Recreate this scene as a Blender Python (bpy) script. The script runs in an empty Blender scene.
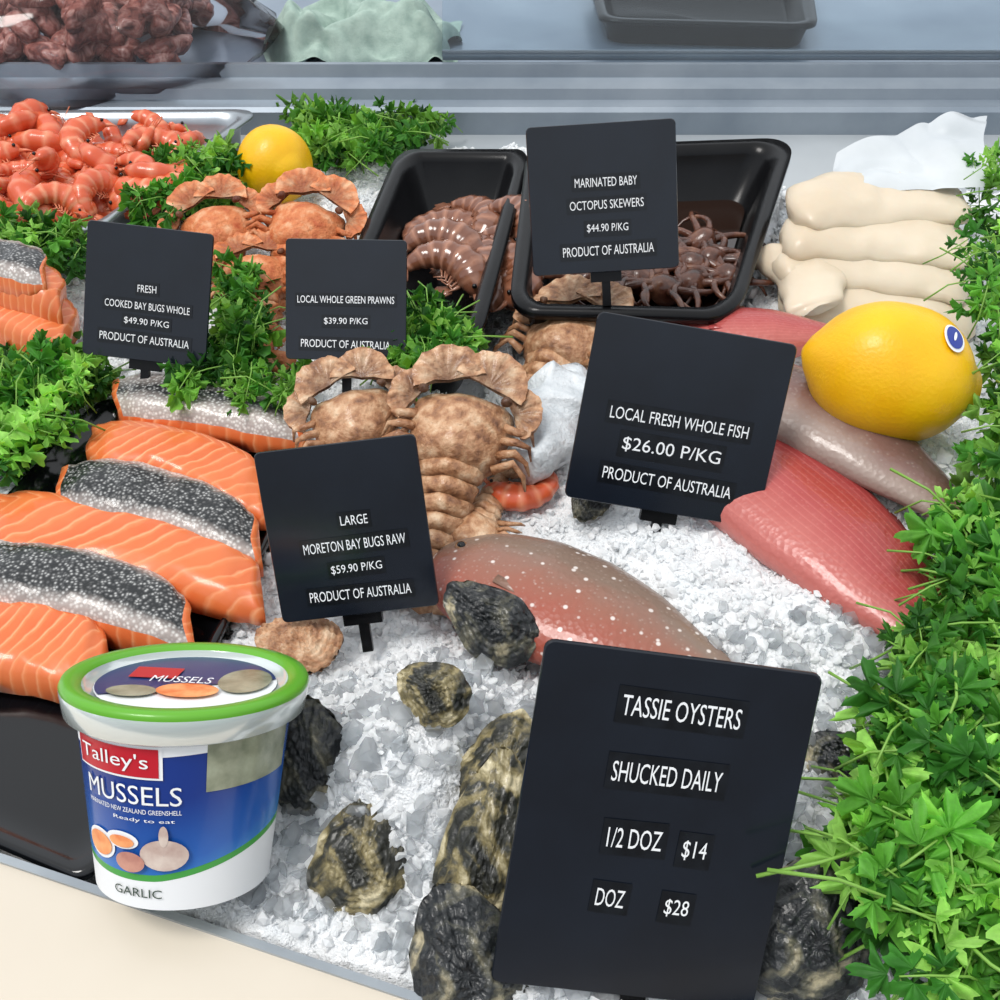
import bpy, math, random
import numpy as np
from mathutils import Matrix, Vector, noise, Quaternion
random.seed(7); rng=np.random.default_rng(7)
rad=math.radians
# ------------------------------------------------------------------ survey / calibration
F=1100.0; PITCH=rad(43); H=0.50; TILT=rad(22)
CAM=np.array([0,0,H]); R_=np.array([1.,0,0]); FW=np.array([0,math.cos(PITCH),-math.sin(PITCH)]); UP=np.array([0,math.sin(PITCH),math.cos(PITCH)])
def ray(u,v): return FW+(u-500)/F*R_+(500-v)/F*UP
def P(u,v,z=0.0):
    d=ray(u,v); return CAM+d*((z-H)/d[2])
def sc(u,v,z=0.0):
    d=ray(u,v); return ((z-H)/d[2])/F
def nrm(a): a=np.asarray(a,float); return a/np.linalg.norm(a)
def nrm_rows(a): return a/np.linalg.norm(a,axis=1,keepdims=True)
Zb=np.array([0,0,1.])

# ------------------------------------------------------------------ materials
def C(r,g,b):
    f=lambda x:(x/255/12.92 if x/255<=.04045 else ((x/255+.055)/1.055)**2.4)
    return (f(r),f(g),f(b),1)
def newmat(name):
    m=bpy.data.materials.new(name); m.use_nodes=True
    return m,m.node_tree,m.node_tree.nodes['Principled BSDF']
def setp(b,rough=.5,metal=0,trans=0,ior=1.45,coat=0,sss=0,spec=None):
    b.inputs['Roughness'].default_value=rough; b.inputs['Metallic'].default_value=metal
    b.inputs['Transmission Weight'].default_value=trans; b.inputs['IOR'].default_value=ior
    b.inputs['Coat Weight'].default_value=coat; b.inputs['Coat Roughness'].default_value=.08
    if spec is not None: b.inputs['Specular IOR Level'].default_value=spec
    if sss:
        b.inputs['Subsurface Weight'].default_value=sss; b.inputs['Subsurface Radius'].default_value=(.01,.006,.004); b.inputs['Subsurface Scale'].default_value=.6
def M(name,col,**k):
    m,nt,b=newmat(name); b.inputs['Base Color'].default_value=col; setp(b,**k); return m
def N(nt,t,**k):
    n=nt.nodes.new(t)
    for a,v in k.items(): setattr(n,a,v)
    return n
def ramp(nt,stops):
    r=N(nt,'ShaderNodeValToRGB'); e=r.color_ramp.elements
    while len(e)<len(stops): e.new(.5)
    for x,(p,c) in zip(e,stops): x.position=p; x.color=c
    return r
def texn(nt,kind,scale,detail=4,rough=.55,coord='Object',dist=0):
    tc=N(nt,'ShaderNodeTexCoord')
    if kind=='noise':
        t=N(nt,'ShaderNodeTexNoise'); t.inputs['Detail'].default_value=detail; t.inputs['Roughness'].default_value=rough; t.inputs['Distortion'].default_value=dist; out=t.outputs['Fac']
    else:
        t=N(nt,'ShaderNodeTexVoronoi'); out=t.outputs['Distance']
    t.inputs['Scale'].default_value=scale
    nt.links.new(tc.outputs[coord],t.inputs['Vector']); return out
def bump(nt,b,src,strength,dist=.001):
    n=N(nt,'ShaderNodeBump'); n.inputs['Strength'].default_value=strength; n.inputs['Distance'].default_value=dist
    nt.links.new(src,n.inputs['Height']); nt.links.new(n.outputs[0],b.inputs['Normal'])
def math_(nt,op,a,b=None,c=None):
    n=N(nt,'ShaderNodeMath',operation=op)
    for i,x in enumerate((a,b,c)):
        if x is None: continue
        if isinstance(x,(int,float)): n.inputs[i].default_value=x
        else: nt.links.new(x,n.inputs[i])
    return n.outputs[0]
def mix(nt,fac,a,b,mode='MIX'):
    n=N(nt,'ShaderNodeMix',data_type='RGBA',blend_type=mode)
    for s,x in ((n.inputs[0],fac),(n.inputs[6],a),(n.inputs[7],b)):
        if isinstance(x,(int,float)): s.default_value=x
        elif isinstance(x,tuple): s.default_value=x
        else: nt.links.new(x,s)
    return n.outputs[2]
def attr(nt):
    a=N(nt,'ShaderNodeAttribute',attribute_name='Col'); s=N(nt,'ShaderNodeSeparateColor'); nt.links.new(a.outputs['Color'],s.inputs[0])
    return a.outputs['Color'],s.outputs[0],s.outputs[1],s.outputs[2]
def MN(name,stops,scale,kind='noise',bs=None,bstr=.5,bdist=.001,bkind='noise',detail=5,dist=0,transl=0,useattr=False,**k):
    m,nt,b=newmat(name); setp(b,**k)
    r=ramp(nt,stops); nt.links.new(texn(nt,kind,scale,detail,dist=dist),r.inputs[0]); col=r.outputs[0]
    if useattr: col=mix(nt,1.0,col,attr(nt)[0],'MULTIPLY')
    nt.links.new(col,b.inputs['Base Color'])
    if bs: bump(nt,b,texn(nt,bkind,bs),bstr,bdist)
    if transl:
        tr=N(nt,'ShaderNodeBsdfTranslucent'); nt.links.new(r.outputs[0],tr.inputs[0]); mx=N(nt,'ShaderNodeMixShader'); mx.inputs[0].default_value=transl
        nt.links.new(b.outputs[0],mx.inputs[1]); nt.links.new(tr.outputs[0],mx.inputs[2]); nt.links.new(mx.outputs[0],nt.nodes['Material Output'].inputs[0])
    return m
def glassy(name,fac,tint,rough=.05):
    m,nt,b=newmat(name); nt.nodes.remove(b)
    tb=N(nt,'ShaderNodeBsdfTransparent'); tb.inputs[0].default_value=tint
    gl=N(nt,'ShaderNodeBsdfGlossy'); gl.inputs['Roughness'].default_value=rough
    fr=N(nt,'ShaderNodeFresnel'); fr.inputs[0].default_value=1.4
    mx=N(nt,'ShaderNodeMixShader'); nt.links.new(math_(nt,'MULTIPLY',fr.outputs[0],fac),mx.inputs[0])
    nt.links.new(tb.outputs[0],mx.inputs[1]); nt.links.new(gl.outputs[0],mx.inputs[2]); nt.links.new(mx.outputs[0],nt.nodes['Material Output'].inputs[0]); return m

def salmon_flesh():
    m,nt,b=newmat('salmon_flesh'); setp(b,rough=.32,coat=.25,sss=.12)
    _,t,s,z=attr(nt)
    nz_=texn(nt,'noise',30,3)
    q=math_(nt,'MULTIPLY_ADD',t,13.0,math_(nt,'MULTIPLY',math_(nt,'ABSOLUTE',math_(nt,'SUBTRACT',s,.35)),6.0))
    q=math_(nt,'ADD',q,math_(nt,'MULTIPLY',nz_,1.2))
    fr=math_(nt,'FRACT',q)
    r=ramp(nt,[(0,C(240,170,122)),(.10,C(230,134,80)),(.3,C(220,108,54)),(.85,C(216,102,50)),(1,C(240,170,122))])
    nt.links.new(fr,r.inputs[0])
    f=ramp(nt,[(.35,(0,0,0,1)),(.65,(1,1,1,1))]); nt.links.new(texn(nt,'noise',22,2),f.inputs[0])
    nt.links.new(mix(nt,math_(nt,'MULTIPLY',f.outputs[0],.55),r.outputs[0],C(230,128,74)),b.inputs['Base Color'])
    bump(nt,b,fr,.2,.0006); return m
def salmon_skin(pale):
    m,nt,b=newmat('salmon_skin'); setp(b,rough=.3,coat=.3)
    _,t,s,z=attr(nt)
    v=texn(nt,'voronoi',430); n=texn(nt,'noise',45,4)
    e=math_(nt,'ABSOLUTE',math_(nt,'SUBTRACT',s,.55)); e=math_(nt,'ADD',math_(nt,'MULTIPLY',e,2.0),math_(nt,'MULTIPLY',math_(nt,'SUBTRACT',n,.5),.6))
    dark=ramp(nt,[(.12,C(178,178,176)),(.38,C(84,84,84)),(.65,C(24,26,28))]); light=ramp(nt,[(.1,C(232,228,222)),(.6,C(176,164,158))])
    nt.links.new(v,dark.inputs[0]); nt.links.new(v,light.inputs[0])
    f=ramp(nt,[(.36 if not pale else .05,(0,0,0,1)),(.74 if not pale else .5,(1,1,1,1))]); nt.links.new(e,f.inputs[0])
    nt.links.new(mix(nt,f.outputs[0],dark.outputs[0],light.outputs[0]),b.inputs['Base Color'])
    bump(nt,b,v,.5,.0006); return m
def fish_mat(name,back,mid,belly,dots,scale=260,lines=False,spots=True):
    m,nt,b=newmat(name); setp(b,rough=.32,coat=.3)
    _,t,s,z=attr(nt); n=texn(nt,'noise',25,5); v=texn(nt,'voronoi',scale)
    q=math_(nt,'ADD',s,math_(nt,'MULTIPLY',math_(nt,'SUBTRACT',n,.5),.5))
    r=ramp(nt,[(.12,belly),(.42,mid),(.72,back)]); nt.links.new(q,r.inputs[0])
    sr=ramp(nt,[(.05,(1,1,1,1)),(.3,(0,0,0,1))]); nt.links.new(v,sr.inputs[0])
    col=mix(nt,math_(nt,'MULTIPLY',sr.outputs[0],.28),r.outputs[0],dots)
    if lines:
        fr=math_(nt,'FRACT',math_(nt,'MULTIPLY',s,19)); lr=ramp(nt,[(.0,(1,1,1,1)),(.3,(0,0,0,1))]); nt.links.new(fr,lr.inputs[0])
        col=mix(nt,math_(nt,'MULTIPLY',lr.outputs[0],.25),col,C(226,140,130))
    elif spots:
        v2=texn(nt,'voronoi',120); d=ramp(nt,[(.12,(1,1,1,1)),(.20,(0,0,0,1))]); nt.links.new(v2,d.inputs[0])
        col=mix(nt,math_(nt,'MULTIPLY',d.outputs[0],.8),col,C(236,228,222))
    nt.links.new(col,b.inputs['Base Color']); bump(nt,b,v,.5,.0007); return m
def leaf_mat():
    m,nt,b=newmat('parsley_leaf'); setp(b,rough=.5,spec=.35)
    c,_,_,_=attr(nt); n=texn(nt,'noise',150,4)
    r=ramp(nt,[(.3,(.62,.66,.6,1)),(.7,(1.1,1.08,1,1))]); nt.links.new(n,r.inputs[0]); cc=mix(nt,1.0,c,r.outputs[0],'MULTIPLY')
    nt.links.new(cc,b.inputs['Base Color'])
    tr=N(nt,'ShaderNodeBsdfTranslucent'); nt.links.new(mix(nt,1.0,cc,(1.15,1.1,.5,1),'MULTIPLY'),tr.inputs[0])
    mx=N(nt,'ShaderNodeMixShader'); mx.inputs[0].default_value=.38
    out=nt.nodes['Material Output']; nt.links.new(b.outputs[0],mx.inputs[1]); nt.links.new(tr.outputs[0],mx.inputs[2]); nt.links.new(mx.outputs[0],out.inputs[0])
    bump(nt,b,n,.6,.0008); return m
def banded(name,a,bc,k,rough=.35,coat=.3,spots=None):
    m,nt,b=newmat(name); setp(b,rough=rough,coat=coat)
    _,t,s,z=attr(nt); n=texn(nt,'noise',90,4)
    fr=math_(nt,'FRACT',math_(nt,'ADD',math_(nt,'MULTIPLY',t,k),math_(nt,'MULTIPLY',n,.5)))
    r=ramp(nt,[(0,bc),(.3,a),(.75,a),(1,bc)]); nt.links.new(fr,r.inputs[0])
    col=mix(nt,math_(nt,'MULTIPLY',z,.6),r.outputs[0],spots or a)
    nt.links.new(col,b.inputs['Base Color']); bump(nt,b,n,.3); return m

m_ice=MN('crushed_ice_chunk',[(.3,C(250,252,253)),(.7,C(255,255,255))],60,rough=.15,ior=1.3,transl=.42)
m_iceclear=MN('clear_ice_lump',[(.3,C(236,240,243)),(.7,C(252,253,254))],60,bs=260,bstr=.4,rough=.07,trans=.85,ior=1.28,transl=.25)
m_icebase=MN('packed_ice',[(.3,C(236,240,243)),(.6,C(253,254,255))],60,bs=420,bstr=1,bdist=.003,rough=.3,coat=.2)
m_leaf=leaf_mat(); m_stem=M('parsley_stem',C(124,170,72),rough=.4)
m_flesh=salmon_flesh(); m_skin=salmon_skin(False); m_skinp=salmon_skin(True)
m_black=M('black_melamine',C(12,13,16),rough=.12,coat=.2)
m_blackp=MN('black_tray_plastic',[(.3,C(8,8,10)),(.7,C(16,16,18))],40,rough=.25,spec=.3)
m_sign=MN('sign_board',[(.3,C(13,18,27)),(.7,C(20,27,38))],18,rough=.22,coat=.15)
m_tape=MN('label_tape',[(.3,C(6,8,12)),(.7,C(20,24,30))],120,rough=.18)
m_white=M('label_white',C(238,240,242),rough=.5)
m_steel=MN('brushed_steel',[(.3,C(140,147,154)),(.7,C(176,183,188))],14,bs=60,bstr=.1,rough=.34,metal=.7)
m_lemon=MN('lemon_peel',[(.3,C(244,178,2)),(.7,C(250,198,10))],20,bs=420,bstr=.4,rough=.38,coat=.1,sss=.1)

# ------------------------------------------------------------------ mesh tools
class Acc:
    def __init__(s): s.V=[];s.F=[];s.M=[];s.C=[];s.n=0
    def add(s,V,Fa,mi=0,col=None):
        V=np.asarray(V,float).reshape(-1,3)
        if isinstance(Fa,np.ndarray): fl=(Fa+s.n).tolist()
        else: fl=[[i+s.n for i in f] for f in Fa]
        s.F+=fl; s.M+=[mi]*len(fl); s.V.append(V)
        if col is None: col=np.ones((len(V),3))
        col=np.asarray(col,float)
        if col.ndim==1: col=np.tile(col,(len(V),1))
        s.C.append(col); s.n+=len(V)
    def build(s,name,mats,smooth=True,parent=None):
        V=np.concatenate(s.V); c=(V.min(0)+V.max(0))/2
        me=bpy.data.meshes.new(name); me.from_pydata((V-c).tolist(),[],s.F)
        for m in (mats if isinstance(mats,(list,tuple)) else [mats]): me.materials.append(m)
        me.polygons.foreach_set('material_index',s.M)
        me.polygons.foreach_set('use_smooth',[smooth]*len(s.F))
        a=me.color_attributes.new('Col','FLOAT_COLOR','POINT')
        cc=np.concatenate([np.concatenate(s.C),np.ones((len(V),1))],1).astype(np.float32); a.data.foreach_set('color',cc.ravel())
        me.update(); ob=bpy.data.objects.new(name,me); bpy.context.scene.collection.objects.link(ob)
        ob.location=c
        if parent: ob.parent=parent; ob.location=Vector(c)-parent.location
        return ob
def gridF(m,n,wrap=False):
    i=np.arange(m-1)[:,None]; j=np.arange(n if wrap else n-1)[None,:]; j2=(j+1)%n
    return np.stack([i*n+j,i*n+j2,(i+1)*n+j2,(i+1)*n+j],-1).reshape(-1,4)
def loft(acc,rings,mi=0,col=None,cap=True):
    rings=np.asarray(rings); m,n,_=rings.shape
    acc.add(rings,gridF(m,n,True),mi,col)
    if cap:
        k=acc.n-m*n
        acc.F+= [[k+i for i in range(n)][::-1],[k+(m-1)*n+i for i in range(n)]]; acc.M+=[mi,mi]
def tube(acc,pts,radii,mi=0,seg=8,colx=(1,1,1)):
    pts=np.asarray(pts,float); m=len(pts); T=np.gradient(pts,axis=0)
    u=np.array([0.3,.2,1.]); rings=[]
    for i in range(m):
        t=nrm(T[i]); u=u-t*(u@t)
        if np.linalg.norm(u)<1e-6: u=np.array([1.,.1,0])-t*t[0]
        u=nrm(u); w=np.cross(t,u); a=np.linspace(0,2*np.pi,seg,endpoint=False)
        rings.append(pts[i]+radii[i]*(np.cos(a)[:,None]*u+np.sin(a)[:,None]*w))
    loft(acc,rings,mi,np.tile(np.array(colx,float),(m*seg,1)))
def box(acc,c,X,Y,Z,mi=0):
    c=np.asarray(c,float); X=np.asarray(X,float);Y=np.asarray(Y,float);Z=np.asarray(Z,float)
    V=[c+a*X+b*Y+d*Z for d in(-1,1) for b in(-1,1) for a in(-1,1)]
    acc.add(V,[[0,2,3,1],[4,5,7,6],[0,1,5,4],[2,6,7,3],[0,4,6,2],[1,3,7,5]],mi)
def ico(sub):
    import bmesh
    bm=bmesh.new(); bmesh.ops.create_icosphere(bm,subdivisions=sub,radius=1); V=np.array([v.co[:] for v in bm.verts]); Fc=np.array([[v.index for v in f.verts] for f in bm.faces]); bm.free(); return V,Fc
I1=ico(1);I2=ico(2);I3=ico(3);I4=ico(4)
def rotm(ax,an): return np.array(Matrix.Rotation(an,3,Vector(ax)))
def rrot():
    q=rng.normal(size=4); q/=np.linalg.norm(q)
    return np.array(Quaternion(q.tolist()).to_matrix())
def inpoly(x,y,poly):
    x=np.asarray(x);y=np.asarray(y); r=np.zeros(x.shape,bool); n=len(poly)
    for i in range(n):
        x1,y1=poly[i][:2];x2,y2=poly[(i+1)%n][:2]
        c=((y1>y)!=(y2>y))&(x<(x2-x1)*(y-y1)/((y2-y1)+1e-12)+x1); r^=c
    return r
def nz(p,s=1.,o=0.): return noise.noise(Vector((p[0]*s+o,p[1]*s-o,p[2]*s+2*o)))
_tc={}
def text_mesh(s):
    if s in _tc: return _tc[s]
    cu=bpy.data.curves.new('t','FONT'); cu.body=s; cu.resolution_u=3; ob=bpy.data.objects.new('t',cu); bpy.context.scene.collection.objects.link(ob)
    bpy.context.view_layer.update(); ev=ob.evaluated_get(bpy.context.evaluated_depsgraph_get()); me=ev.to_mesh()
    V=np.array([v.co[:] for v in me.vertices]); Fc=[list(p.vertices) for p in me.polygons]; ev.to_mesh_clear()
    bpy.data.objects.remove(ob); bpy.data.curves.remove(cu)
    mn,mx=V.min(0),V.max(0); V=(V-(mn+mx)/2)/np.maximum(mx-mn,1e-6); V[:,2]=0
    _tc[s]=(V,Fc); return V,Fc

# ------------------------------------------------------------------ layout of the bed
salmon_q=[P(100,398,.012),P(318,440,.012),P(92,882,.012),P(-230,745,.012)]
prawn_q=[P(-90,112,.04),P(262,110,.04),P(95,232,.04),P(-230,240,.04)]
t1_q=[P(398,150,.055),P(533,150,.055),P(478,348,.055),P(325,318,.055)]
t2_q=[P(527,148,.06),P(797,138,.06),P(738,318,.06),P(508,312,.06)]
fA=P(0,865,.0); fB=P(400,1000,.0); fd=nrm(fB-fA); fn=np.array([-fd[1],fd[0],0]); 
if fn[1]<0: fn=-fn
mounds=[(740,600,.10,.024),(620,520,.07,.020),(400,735,.048,.058),(470,690,.040,.030),(860,430,.10,.05),(845,710,.09,.022),(340,205,.06,.015),(430,450,.09,.02),(880,270,.12,.035),(520,880,.08,.01)]
mounds=[(P(u,v,h),r,h) for u,v,r,h in mounds]
ph=rng.uniform(0,6.28,(14,)); kx=rng.normal(0,60,14); ky=rng.normal(0,60,14)
shelfY=P(500,190)[1]; shelfX=P(560,190)[0]
def ice_h(x,y):
    x=np.asarray(x,float);y=np.asarray(y,float); z=np.zeros(x.shape)
    for c,r,h in mounds: z=z+h*np.exp(-(((x-c[0])**2+(y-c[1])**2)/(2*(r*.62)**2))**1.25)
    for i in range(14): z=z+.0011*np.sin(kx[i]*x+ky[i]*y+ph[i])
    for q in (salmon_q,prawn_q,t1_q,t2_q):
        z=np.where(inpoly(x,y,q),-.02,z)
    z=np.where((y>shelfY)&(x>shelfX),-.03,z)
    return z
def PI(u,v,dz=0):
    z=.0
    for _ in range(12):
        p=P(u,v,z+dz); z=.5*z+.5*max(0,float(ice_h(p[0],p[1])))
    return P(u,v,z+dz)

acc=Acc(); xs=np.linspace(-.85,.85,560); ys=np.linspace(.05,1.05,360); X,Y=np.meshgrid(xs,ys)
Z=ice_h(X,Y)+rng.normal(0,.0007,X.shape)
front=((X-fA[0])*fn[0]+(Y-fA[1])*fn[1]); Z=np.where(front<.004,-.03,Z)
acc.add(np.stack([X,Y,Z],-1).reshape(-1,3),gridF(360,560)); ice=acc.build('crushed_ice_bed',m_icebase)
acc=Acc()
NCH=52000
x=rng.uniform(-.62,.62,NCH*3); y=.1+.95*rng.uniform(0,1,NCH*3)**1.45
ok=((x-fA[0])*fn[0]+(y-fA[1])*fn[1]>.010)
for q in (salmon_q,prawn_q,t1_q,t2_q): ok&=~inpoly(x,y,q)
ok&=(np.abs(x)<.2+.5*y)&~((y>shelfY)&(x>shelfX))
x=x[ok][:NCH];y=y[ok][:NCH];z=ice_h(x,y)
for i in range(len(x)):
    cl=nz((x[i],y[i],0),38,3)
    s=.0008+.0024*rng.random()**3+.0008*max(0,cl)
    V=I1[0]*(1+rng.normal(0,.28,(12,1)))*rng.uniform(.45,1.5,3)
    acc.add((V@rrot().T)*s+[x[i],y[i],z[i]+rng.uniform(-.3,1.2)*s+.0012*cl],I1[1])
for i in range(1300):   # larger, clearer lumps near the front edge
    a=P(rng.uniform(190,900),rng.uniform(640,1000),.01); h_=float(ice_h(a[0],a[1]))
    if (a[0]-fA[0])*fn[0]+(a[1]-fA[1])*fn[1]<.016: continue
    s=rng.uniform(.0022,.0058); V=I1[0]*(1+rng.normal(0,.2,(12,1)))*rng.uniform(.55,1.4,3)
    acc.add((V@rrot().T)*s+[a[0],a[1],h_+.5*s],I1[1],1)
acc.build('crushed_ice',[m_ice,m_iceclear],smooth=False)

# ------------------------------------------------------------------ counter
acc=Acc(); box(acc,[0,.55,-.06],[1.1,0,0],[0,.62,0],[0,0,.02]); 
acc.build('display_pan',m_steel,smooth=False)
m_edge=MN('counter_laminate',[(.3,C(206,195,178)),(.7,C(220,210,194))],3,rough=.3,coat=.2)
acc=Acc(); mid=(fA+fB)/2
box(acc,mid-fn*.153+np.array([0,0,-.02]),fd*1.2,fn*.15,[0,0,.03],0)
box(acc,mid-fn*.001+np.array([0,0,-.03]),fd*1.2,fn*.002,[0,0,.042],1)
acc.build('counter_edge',[m_edge,m_steel],smooth=False)
m_bench=MN('steel_bench',[(.3,C(118,132,148)),(.7,C(150,163,176))],6,rough=.3,metal=.3)
yr=P(500,103,.03)[1]; y0=shelfY-.01
m_shelf=MN('shelf_steel',[(.3,C(168,174,178)),(.7,C(192,197,200))],5,rough=.35,metal=.3)
acc=Acc(); box(acc,[0,(y0+yr+.02)/2,-.012],[1.3,0,0],[0,(yr+.02-y0)/2,0],[0,0,.008])
acc.build('steel_shelf',m_shelf,smooth=False)
m_rail=MN('aluminium',[(.3,C(132,143,154)),(.7,C(158,167,176))],10,rough=.4,metal=.5)
acc=Acc()
prof=[(0,-.02),(0,.020),(.004,.024),(.022,.024),(.026,.034),(.05,.036),(.054,.03),(.06,.046),(.066,.046),(.066,-.02)]
rings=[[ [xx,yr+a,b] for a,b in prof] for xx in (-1.3,1.3)]; loft(acc,rings); acc.build('aluminium_rail',m_rail,smooth=False)
acc=Acc(); box(acc,[0,yr+.066+.4,.01],[1.4,0,0],[0,.4,0],[0,0,.012]); acc.build('back_bench',m_bench,smooth=False)
m_glass=glassy('clear_glass',1.5,(.88,.93,.96,1))
acc=Acc(); gx=P(440,80,.05)
box(acc,[(gx[0]+1.2)/2,yr+.16,.14],[(1.2-gx[0])/2,0,0],[0,.09,.09],[0,-.0015,.0015]); 
box(acc,[(gx[0]+1.2)/2,yr+.075,.05],[(1.2-gx[0])/2,0,0],[0,.004,0],[0,0,.004],1)
acc.build('glass_screen',[m_glass,m_rail],smooth=False)

# ------------------------------------------------------------------ trays
def rr_outline(k=10,rc=.12):
    pts=[]
    for cx,cy,a0 in ((1-rc,1-rc,0),(rc,1-rc,90),(rc,rc,180),(1-rc,rc,270)):
        for i in range(k):
            a=rad(a0+90*i/(k-1)); pts.append((cx+rc*math.cos(a),cy+rc*math.sin(a)))
    return np.array(pts)
def tray(name,q,prof,mats,rc=.1,liquid=None):
    TL,TR,BR,BL=[np.array(p[:2]) for p in q]; o=rr_outline(rc=rc)
    s,t=o[:,0:1],o[:,1:2]
    w=(np.linalg.norm(TR-TL)+np.linalg.norm(BR-BL))/4; h=(np.linalg.norm(TL-BL)+np.linalg.norm(TR-BR))/4
    acc=Acc(); rings=[]
    for ins,z in prof:
        fx=1-ins/w; fy=1-ins/h
        s2=(s-.5)*fx+.5; t2=(t-.5)*fy+.5
        b2=(BL*(1-s2)+BR*s2)*(1-t2)+(TL*(1-s2)+TR*s2)*t2
        rings.append(np.concatenate([b2,np.full((len(b2),1),z)],1))
    loft(acc,rings,0)
    if liquid:
        acc.add(rings[-1]*[1,1,0]+[0,0,liquid],[list(range(len(o)))],1)
    return acc.build(name,mats)
tray('serving_tray',salmon_q,[(.004,.0),(-.002,.010),(0,.013),(.002,.013),(.008,.006),(.02,.0045)],m_black,rc=.06)
tray('steel_prawn_tray',prawn_q,[(.012,-.01),(.008,.036),(0,.038),(0,.041),(.009,.041),(.014,.03),(.02,.0)],m_steel,rc=.08)
tray('black_food_tub',t1_q,[(.02,-.01),(.01,.048),(0,.05),(0,.056),(.010,.056),(.014,.05),(.026,.004)],m_blackp,rc=.13)
m_liq=M('marinade',C(38,22,14),rough=.06,coat=.5)
tray('black_food_tub',t2_q,[(.02,-.01),(.01,.052),(0,.054),(0,.061),(.011,.061),(.015,.053),(.028,.004)],[m_blackp,m_liq],rc=.13,liquid=.016)

# ------------------------------------------------------------------ signs
def sign(name,quad,zb,lean,yaw,lines,peg=True):
    L=rad(lean);yw=rad(yaw); Nn=np.array([math.sin(yw)*math.cos(L),-math.cos(yw)*math.cos(L),math.sin(L)])
    TL,TR,BR,BL=quad; base=P((BL[0]+BR[0])/2,(BL[1]+BR[1])/2,zb)
    pp=[]
    for u,v in quad:
        d=ray(u,v); pp.append(CAM+d*(((base-CAM)@Nn)/(d@Nn)))
    X=nrm((pp[1]-pp[0])+(pp[2]-pp[3])); Yv=(pp[0]-pp[3])+(pp[1]-pp[2]); Y=nrm(Yv-X*(X@Yv))
    w=(np.linalg.norm(pp[1]-pp[0])+np.linalg.norm(pp[2]-pp[3]))/2; h=(np.linalg.norm(Yv)/2); c=sum(pp)/4; Nn=np.cross(X,Y)
    acc=Acc(); r=.035*w
    out=[]
    for cx,cy,a0 in ((1,1,0),(-1,1,90),(-1,-1,180),(1,-1,270)):
        for i in range(5):
            a=rad(a0+90*i/4); out.append((cx*(w/2-r)+r*math.cos(a),cy*(h/2-r)+r*math.sin(a)))
    out=np.array(out)
    def ring(f,off): return c+out[:,0:1]*f*X+out[:,1:2]*f*Y+Nn*off
    loft(acc,[ring(.992,-.003),ring(1,-.0022),ring(1,-.0008),ring(.992,0)],0)
    def rect(cx,cy,a,b,off,mi,tilt=0):
        ct,st=math.cos(tilt),math.sin(tilt)
        V=[c+X*(cx+sx*a*ct-sy*b*st)+Y*(cy+sx*a*st+sy*b*ct)+Nn*off for sx,sy in((-1,-1),(1,-1),(1,1),(-1,1))]; acc.add(V,[[0,1,2,3]],mi)
    for txt,fx,fy,tw,th in lines:
        cx=(fx-.5)*w; cy=(.5-fy)*h; tl=rad(rng.uniform(-1.5,1.5)); ct,st=math.cos(tl),math.sin(tl)
        rect(cx,cy,tw*w/2+.02*w,th*h*.9,.0004,1,tl)
        V,Fc=text_mesh(txt); a=V[:,0:1]*tw*w; b=V[:,1:2]*th*h
        acc.add(c+X*(cx+a*ct-b*st)+Y*(cy+a*st+b*ct)+Nn*.0008,Fc,2)
    bc=c-Y*(h/2)
    if peg:
        box(acc,bc-Nn*.006,X*.011,Y*.007,Nn*.003,3); box(acc,bc-Y*.012-Nn*.006,X*.003,Y*.012,Nn*.002,3)
    return acc.build(name,[m_sign,m_tape,m_white,m_blackp],smooth=False)
sign('oyster_price_sign',[(543,635),(806,677),(770,1008),(493,986)],.018,32,3,[("TASSIE OYSTERS",.52,.15,.43,.058),("SHUCKED DAILY",.51,.335,.40,.058),("1/2 DOZ",.435,.525,.20,.058),("$14",.66,.54,.09,.058),("DOZ",.385,.705,.105,.053),("$28",.635,.715,.09,.053)])
sign('fish_price_sign',[(600,318),(798,338),(757,535),(563,490)],.046,30,0,[("LOCAL FRESH WHOLE FISH",.5,.50,.70,.065),("$26.00 P/KG",.49,.66,.50,.08),("PRODUCT OF AUSTRALIA",.5,.83,.66,.065)])
sign('bug_price_sign',[(268,452),(426,434),(429,605),(268,625)],.03,30,0,[("LARGE",.55,.44,.17,.055),("MORETON BAY BUGS RAW",.53,.58,.64,.06),("$59.90 P/KG",.52,.72,.32,.055),("PRODUCT OF AUSTRALIA",.52,.87,.64,.06)])
sign('bug_price_sign',[(89,221),(215,233),(204,369),(80,352)],.045,32,0,[("FRESH",.5,.46,.15,.055),("COOKED BAY BUGS WHOLE",.51,.59,.68,.055),("$49.90 P/KG",.51,.71,.36,.055),("PRODUCT OF AUSTRALIA",.5,.84,.72,.06)])
sign('prawn_price_sign',[(298,240),(418,241),(395,360),(273,357)],.062,38,0,[("LOCAL WHOLE GREEN PRAWNS",.5,.50,.80,.06),("$39.90 P/KG",.5,.68,.36,.06),("PRODUCT OF AUSTRALIA",.5,.87,.74,.065)])
sign('octopus_price_sign',[(528,128),(677,117),(678,268),(531,276)],.085,30,0,[("MARINATED BABY",.52,.39,.42,.06),("OCTOPUS SKEWERS",.52,.54,.50,.06),("$44.90 P/KG",.52,.70,.28,.06),("PRODUCT OF AUSTRALIA",.52,.85,.62,.065)])

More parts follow.
